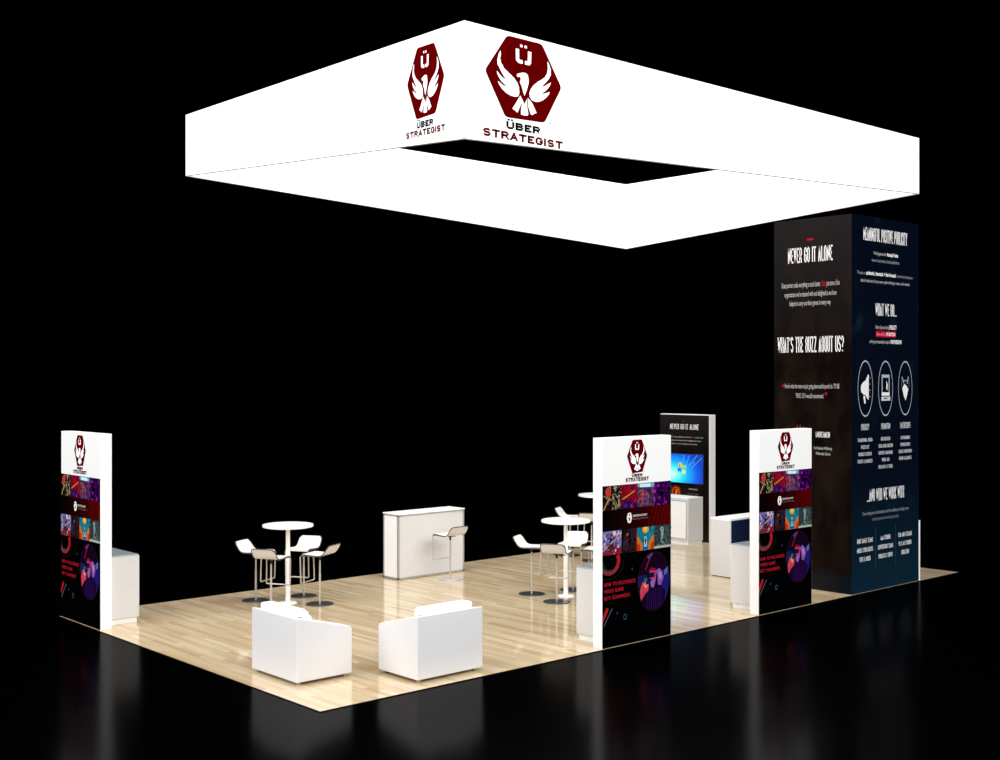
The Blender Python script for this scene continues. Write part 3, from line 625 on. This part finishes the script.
COLS = [('PUBLICITY', 9.452, .108, ['TRADITIONAL MEDIA', 'PRESS KIT', 'PRODUCT REVIEWS', 'EVENTS & LAUNCHES']),
        ('PROMOTION', 10.02, .125, ['INFLUENCERS', 'SOCIAL MEDIA CREATION', 'CONTENT CAMPAIGNS', 'VIDEO ADS', 'GIVEAWAYS & TOURS']),
        ('PARTNERSHIPS', 10.583, .150, ['CO-BRANDING', 'SPONSORSHIPS', 'CROSS PROMOTIONS', 'BRAND ALLIANCES'])]
for head, cx_, hw, rows in COLS:
    a = Art(*FF); c = fx(cx_); a.caps(head, c-hw, c+hw, 2.375, 2.465, (214, 214, 214), .5, .15, .09)
    for i, r_ in enumerate(rows):
        hw2 = min(.20, .012*len(r_)); a.caps(r_, c-hw2, c+hw2, 2.205-.104*i, 2.258-.104*i, (215, 216, 220), .55, .17, .11)
    a.build('service_list', tw)
a = Art(*FF); a.caps('...AND WHO WE WORK WITH', fx(9.50), fx(10.545), 1.318, 1.500, WT, .40, .125, .085); a.build('heading', tw)
a = Art(*FF); a.text('From indie games to blockbusters and from tabletop to the big screen', fx(9.385), fx(10.68), 1.125, 1.18, (150, 156, 164), 0); a.text('we help every team we work with get noticed', fx(9.642), fx(10.387), 1.03, 1.085, (140, 140, 160), 0); a.build('paragraph', tw)
for cx_, rows in ((9.452, ['INDIE GAMES TEAMS', 'MOBILE STUDIO HOUSES', 'TOYS & BOOKS']), (10.017, ['AAA STUDIOS', 'CONVENTIONS TEAMS', 'PODCASTS & SHOWS']), (10.577, ['FILM AND STREAMS', 'VR & AR STUDIOS', 'EDUCATION'])):
    a = Art(*FF); c = fx(cx_)
    for i, r_ in enumerate(rows): hw2 = min(.215, .0125*len(r_)); a.caps(r_, c-hw2, c+hw2, .722-.135*i, .79-.135*i, (236, 236, 238), .55, .18, .11)
    a.build('client_list', tw)
for x_ in (9.738, 10.30):
    a = Art(*FF); a.rect(fx(x_)-.005, .30, fx(x_)+.005, .92, (62, 78, 92)); a.build('divider_line', tw)
# low white panel against the tower's right side
lp = thing('low_side_panel', 'narrow low white panel against the right side of the dark tower', 'panel', (11.006, .02, 0))
box('panel_board', (0, 0, 0), (.045, .9, .915), M['white'], lp, .002, 1); box('panel_cap', (-.000, 0, .915), (.048, .9, .928), M['white'], lp)

# ================================================================== SCREEN WALL, SCREEN, MEDIA CABINET, BENCH
sw = thing('screen_wall', 'dark printed panel with white sides at the back right carrying the lit screen', 'panel', (11.98, 6.1, 0), -PI/2)
box('panel_body', (0, 0, 0), (1.22, .19, 2.44), M['white'], sw, .003, 1)
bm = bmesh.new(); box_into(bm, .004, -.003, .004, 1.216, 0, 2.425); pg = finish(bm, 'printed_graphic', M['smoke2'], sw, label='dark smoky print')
G = ((0, -.003, 0), (1, 0, 0), (0, 0, 1), (0, -1, 0))
def sy(y): return 6.1-y
a = Art(*G); a.rect(sy(5.535), 2.300, sy(5.455), 2.314, (150, 26, 38)); a.caps('NEVER GO IT ALONE', sy(5.84), sy(5.131), 2.145, 2.25, WT, .40, .125, .085); a.build('heading', pg)
a = Art(*G); a.text('Great partners make everything so much better.', sy(5.95), sy(5.31), 1.985, 2.015, GT, 0); a.text('See', sy(5.30), sy(5.24), 1.98, 2.02, RD, .03); a.text('just some of the', sy(5.22), sy(5.022), 1.985, 2.015, GT, 0)
a.text("organizations we've teamed with and delighted as we have", sy(5.91), sy(5.07), 1.918, 1.948, GT, 0); a.text('helped to carry out their games in every way', sy(5.83), sy(5.167), 1.852, 1.882, GT, 0); a.build('paragraph', pg)
sunburst(pg, G, sy(5.69), .93, .13, .125)
a = Art(*G); a.rect(sy(5.50), .80, sy(5.495), 1.0, (60, 50, 50)); a.caps('LAWRENCE HAMILTON', sy(5.38), sy(5.16), .985, 1.01, GT, .42, .13, .09); a.text('Vice President of Marketing', sy(5.40), sy(5.14), .90, .922, (150, 148, 148), 0); a.build('credit_lines', pg)
tv = thing('television', 'flat wall screen showing a bright blue desktop with a four colour flag mark', 'television', (11.975, 5.487, 1.392), -PI/2)
box('casing', (-.508, -.045, -.288), (.508, 0, .288), M['black'], tv, .004, 1)
box('screen', (-.497, -.049, -.277), (.497, -.045, .277), M['screen'], tv)
for o in tv.children:
    if o.name.startswith('screen'): scr = o
a = Art((0, -.049, 0), (1, 0, 0), (0, 0, 1), (0, -1, 0), .0008)
def wavy(x0, z0, x1, z1, k, c):
    n = 6; top = [(x0+(x1-x0)*i/n, z1+k*math.sin(PI*i/n)) for i in range(n+1)]; bot = [(x0+(x1-x0)*i/n+.0, z0+k*math.sin(PI*i/n)) for i in range(n+1)]
    a.poly(bot+top[::-1], c)
wavy(-.100, .010, -.010, .088, .022, 'gy'); wavy(.012, .014, .095, .076, -.018, 'gg'); wavy(-.122, -.078, -.030, -.008, .020, 'gb'); wavy(-.006, -.092, .075, -.016, -.018, 'gl')
a.ell(-.07, .05, .02, .02, (236, 120, 30), 10)
a.build('flag_mark', scr, 'four colour flag mark')
a = Art((0, -.049, 0), (1, 0, 0), (0, 0, 1), (0, -1, 0), .0005)
for (x0, z0, x1, z1) in ((.10, .10, .18, .27), (.16, .06, .36, .27), (.22, .02, .47, .22), (.02, .12, .04, .27), (.26, .10, .30, .14)): a.line(x0, z0, x1, z1, .006, 'gw')
a.build('light_rays', scr)
mc = thing('media_cabinet', 'white cabinet with one door under the lit screen', 'cabinet', (11.968, 5.96, 0), -PI/2)
box('cabinet_body', (0, -.44, .04), (.94, 0, .858), M['speck'], mc, .003, 1); box('toe_kick', (.02, -.425, 0), (.92, -.005, .04), M['white'], mc)
box('cabinet_top', (-.002, -.442, .858), (.942, 0, .872), M['white'], mc, .002, 1)
dr = box('door', (.05, -.454, .10), (.89, -.440, .80), M['white'], mc, .002, 1)
boxes('door_gap', [((.045, -.4425, .80), (.895, -.4405, .808)), ((.045, -.4425, .092), (.895, -.4405, .10)), ((.042, -.4425, .092), (.05, -.4405, .808)), ((.89, -.4425, .092), (.898, -.4405, .808))], M['seam'], mc)
box('handle', (.46, -.464, .545), (.485, -.454, .56), M['black'], dr)
be = thing('display_counter', 'low white counter with a navy front, behind the banner panel nearest the tower', 'counter', (9.0, 2.1, 0))
BL, BD, BH = 1.35, .39, .925
boxes('counter_body', [((0, .01, .012), (.02, BD, BH-.03)), ((BL-.02, .01, .012), (BL, BD, BH-.03)), ((.02, .03, .012), (BL-.02, BD, BH-.03)), ((0, 0, .012), (.02, .01, BH-.03)), ((BL-.02, 0, .012), (BL, .01, BH-.03))], M['speck'], be)
box('counter_top', (-.002, -.002, BH-.03), (BL+.002, BD+.002, BH), M['white'], be, .002, 1)
box('front_panel', (.022, .004, .05), (BL-.022, .03, BH-.032), M['navy'], be, label='navy blue front panel')
box('shadow_plinth', (.02, .02, 0), (BL-.02, BD-.02, .012), M['black'], be)  # black inset strip standing for the shadow under the counter

# ================================================================== RECEPTION COUNTER
rc = thing('reception_counter', 'white reception counter with thin grey metal frame near the back edge', 'counter', (5.018, 5.44, 0))
Lc, Dc, Hc = 1.34, .385, 1.02; e = .028
box('counter_body', (.006, .006, .03), (Lc-.006, Dc-.006, Hc-.03), M['speck'], rc)
box('side_board', (-.001, .03, .035), (.006, Dc-.03, Hc-.036), M['white'], rc)
box('counter_top', (-.008, -.008, Hc-.012), (Lc+.008, Dc+.008, Hc+.006), M['white'], rc, .002, 1)
boxes('counter_frame', [((x, y, 0), (x+e, y+e, Hc-.012)) for x in (0, Lc-e) for y in (0, Dc-e)] +
      [((0, y, z), (Lc, y+e, z+e)) for y in (0, Dc-e) for z in (.006, Hc-.034)] + [((x, 0, z), (x+e, Dc, z+e)) for x in (0, Lc-e) for z in (.006, Hc-.034)], M['alu'], rc)

# ================================================================== ARMCHAIRS
def make_armchair():
    t = thing('armchair', '', 'armchair', (0, 0, 0), 0, 'white cube armchairs at the front corner')
    W2, D = .443, .68; zb = .034
    prof = [(0.0, zb), (D, zb), (D, .50), (D-.015, .525), (D-.05, .538), (.35, .60), (.02, .668), (0, .668)]
    bm = bmesh.new(); AW = .13; BT = .13
    def vv(x, y, z): return bm.verts.new((x, y, z))
    top = [(0, .688), (BT, .664), (.35, .61), (D-.05, .538), (D-.015, .525), (D, .50)]
    def topz(x):
        for (a, za), (b, z2) in zip(top, top[1:]):
            if a <= x <= b: return za+(z2-za)*(x-a)/(b-a)
    O = {}; I = {}
    for s_ in (-1, 1):
        O[s_] = [vv(x, s_*W2, z) for x, z in top]; I[s_] = [vv(x, s_*(W2-AW), z) for x, z in top[1:]]
        ob = [vv(x, s_*W2, zb) for x in (0, BT, D)]; ib = [vv(x, s_*(W2-AW), zb) for x in (BT, D)]
        bm.faces.new([ob[0], O[s_][0], *O[s_][1:], ob[2], ob[1]]); bm.faces.new([ib[0], *I[s_], ib[1]])
        for k in range(1, 5): bm.faces.new([O[s_][k], O[s_][k+1], I[s_][k], I[s_][k-1]])
        bm.faces.new([O[s_][5], ob[2], ib[1], I[s_][4]]); bm.faces.new([ob[1], ob[2], ib[1], ib[0]])
        O[s_, 'b'] = ob; I[s_, 'b'] = ib
    bm.faces.new([O[-1][0], O[-1][1], I[-1][0], I[1][0], O[1][1], O[1][0]])
    bm.faces.new([O[-1][0], O[1][0], O[1, 'b'][0], O[-1, 'b'][0]])
    bm.faces.new([I[-1][0], I[1][0], I[1, 'b'][0], I[-1, 'b'][0]])
    bm.faces.new([O[-1, 'b'][0], O[1, 'b'][0], O[1, 'b'][1], I[1, 'b'][0], I[-1, 'b'][0], O[-1, 'b'][1]])
    bmesh.ops.recalc_face_normals(bm, faces=list(bm.faces))
    eg = [e_ for e_ in bm.edges if len(e_.link_faces) == 2 and e_.calc_face_angle() > .6]
    bmesh.ops.bevel(bm, geom=eg, offset=.012, segments=3, profile=.6, affect='EDGES')
    finish(bm, 'upholstered_shell', M['leather'], t, True)
    box('base', (.12, -W2+.12, zb+.001), (D-.01, W2-.12, .26), M['leather'], t, .01)
    box('seat_cushion', (.13, -W2+.132, .262), (D+.005, W2-.132, .41), M['cushion'], t, .035, 4)
    b = box('back_cushion', (.131, -.31, .41), (.245, .31, .725), M['cushion'], t, .04, 5)
    box('cushion_roll', (.035, -.335, .672), (.19, .335, .752), M['cushion'], b, .032, 4)
    for x in (.06, D-.06):
        for y in (-W2+.06, W2-.06): lathe('foot', [(0, 0), (.022, 0), (.024, .004), (.024, zb+.002), (0, zb+.002)], M['foot'], t, 20, (x, y))
    return t
s0 = make_armchair(); s0.location = (.328, 1.368, 0); s0['label'] = 'white cube armchair on the left at the front corner, facing right'
s1 = copy_tree(s0); s1.location = (1.747, .188, 0); s1.rotation_euler = (0, 0, PI/2); s1['label'] = 'white cube armchair on the right, its back to the front edge'

# ================================================================== BAR TABLES AND STOOLS
def make_table():
    t = thing('bar_table', '', 'table', (0, 0, 0), 0, 'round white bar tables')
    lathe('tabletop', [(0, 1.058), (.31, 1.058), (.348, 1.066), (.353, 1.074), (.353, 1.09), (.348, 1.097), (0, 1.098)], M['table'], t, 64)
    lathe('column', [(.0, .012), (.034, .012), (.034, .70), (.029, .702), (.029, 1.05), (.07, 1.059), (0, 1.059)], M['table'], t, 32)
    lathe('base', [(0, 0), (.128, 0), (.130, .006), (.12, .014), (.04, .022), (0, .022)], M['table'], t, 48)
    return t
t0 = make_table(); t0.location = (2.735, 4.955, 0); t0['label'] = 'round white bar table at the left, behind the left armchair'
T2 = (6.0, 2.745); t1 = copy_tree(t0); t1.location = (*T2, 0); t1['label'] = 'round white bar table beside the middle banner panel, nearer of the two there'
t2 = copy_tree(t0); t2.location = (9.14, 5.085, 0); t2['label'] = 'round white bar table farthest back, mostly hidden behind the middle banner panel'
def make_stool():
    t = thing('bar_stool', '', 'stool', (0, 0, 0), 0, 'white bar stools with chrome poles')
    # seat shell: profile along x (front +), swept over y, with rounded outline
    prof = [(.205, .672), (.200, .690), (.185, .700), (.12, .702), (.02, .695), (-.06, .692), (-.11, .697), (-.145, .715), (-.175, .750), (-.205, .795), (-.235, .838)]
    prof = [Vector((x, 0, z)) for x, z in prof]; hw = .178
    n = len(prof)
    def width(i):
        if i >= n-2: return hw*(.80 if i == n-1 else .97)
        if i == 0: return hw*.93
        return hw
    bm = bmesh.new(); th = .011; ny = 8; top = []; bot = []
    for i, p in enumerate(prof):
        tg = (prof[min(i+1, n-1)]-prof[max(i-1, 0)]).normalized(); nr = Vector((tg.z, 0, -tg.x)); nr = nr if nr.z > 0 or nr.x > 0 else -nr
        wd = width(i)
        top.append([bm.verts.new(p+nr*th/2+Vector((0, -wd+2*wd*k/ny, 0))) for k in range(ny+1)])
        bot.append([bm.verts.new(p-nr*th/2+Vector((0, -wd+2*wd*k/ny, 0))) for k in range(ny+1)])
    for i in range(n-1):
        for k in range(ny):
            bm.faces.new([top[i][k], top[i][k+1], top[i+1][k+1], top[i+1][k]]).material_index = 0
            bm.faces.new([bot[i][k+1], bot[i][k], bot[i+1][k], bot[i+1][k+1]]).material_index = 1
        for k in (0, ny): bm.faces.new([top[i][k], top[i+1][k], bot[i+1][k], bot[i][k]]).material_index = 2
    for i in (0, n-1):
        for k in range(ny): bm.faces.new([top[i][k], top[i][k+1], bot[i][k+1], bot[i][k]]).material_index = 2
    bmesh.ops.recalc_face_normals(bm, faces=list(bm.faces))
    finish(bm, 'seat', [M['seat'], M['seatback'], M['rim']], t, True)
    # edge rail: a tube framing the shell and dropping to the footrest loop
    rail = []
    y = hw+.004
    for s in (1,):
        pts = [(.196, -y, .34), (.206, -y, .67), (.18, -y, .690), (.02, -y, .687), (-.10, -y, .688), (-.15, -y, .715), (-.236, -y*.97, .838), (-.238, y*.97, .838), (-.15, y, .715), (-.10, y, .688), (.02, y, .687), (.18, y, .690), (.206, y, .67), (.196, y, .34)]
    r = tube('seat_rail', fillet(pts[1:-1], .055, 6), .0075, M['rim'], t, 8)
    for sg_ in (-1, 1): tube('footrest_leg', [(.206, sg_*y, .672), (.196, sg_*y, .34)], .0095, M['chrome'], t, 8)
    tube('footrest', fillet([(.196, -y, .345), (.195, -y, .305), (.195, y, .305), (.196, y, .345)], .035, 5), .0095, M['chrome'], t, 8)
    lathe('pole', [(0, .01), (.0145, .01), (.0145, .42), (.0115, .422), (.0115, .64), (0, .64)], M['chrome'], t, 16)
    lathe('seat_plate', [(0, .612), (.016, .612), (.016, .655), (.035, .66), (.055, .686), (0, .686)], M['black'], t, 20)
    tube('lever', [(0, -.01, .665), (.02, -.10, .66), (.02, -.13, .655)], .005, M['black'], t, 8)
    lathe('base', [(0, 0), (.190, 0), (.193, .004), (.188, .010), (.03, .016), (0, .016)], M['disk'], t, 56)
    return t
st = make_stool()
LAY = [((-.25, .43), (.45, -.89), 'back left'), ((.44, .27), (-.87, -.49), 'back right'), ((.26, -.42), (-.45, .89), 'front right'), ((-.42, -.26), (.87, .49), 'front left')]
LAB = {('a', 0): 'white bar stool at the left table, leftmost, seen from its side facing right',
       ('a', 1): 'white bar stool behind the right side of the left table, facing the camera',
       ('a', 2): 'white bar stool right of the left table, backrest tilting up rightwards',
       ('a', 3): 'white bar stool at the left table directly behind the left armchair, back to the camera',
       ('b', 0): 'white bar stool left of the nearer middle table, facing right',
       ('b', 1): 'white bar stool behind the nearer middle table, facing the camera',
       ('b', 2): 'white bar stool right of the nearer middle table, almost hidden by the banner panel',
       ('b', 3): 'white bar stool in front of the nearer middle table, back to the camera',
       ('c', 0): 'white bar stool at the farthest table, left one, facing right',
       ('c', 3): 'white bar stool at the farthest table, back to the camera, half behind the panel'}
first = True
for key, (tx, ty), idx in (('a', (2.765, 4.99), (0, 1, 2, 3)), ('b', T2, (0, 1, 2, 3)), ('c', (9.14, 5.085), (0, 3))):
    for i in idx:
        off, d, _ = LAY[i]; o = st if first else copy_tree(st); first = False
        o.location = (tx+off[0]-.010, ty+off[1]+.009, 0); o.rotation_euler = (0, 0, math.atan2(d[1], d[0])); o['label'] = LAB[(key, i)]
        o['group'] = 'bar stools around the round tables'
o = copy_tree(st); o.location = (5.69, 4.985, 0); o.rotation_euler = (0, 0, math.atan2(1, -.02)); o['label'] = 'single white bar stool standing at the reception counter'
del o['group']
for ch in o.children:
    if ch.name.startswith('base'):
        ch.data = ch.data.copy(); ch.data.materials[0] = M['disklight']
bpy.context.view_layer.update()
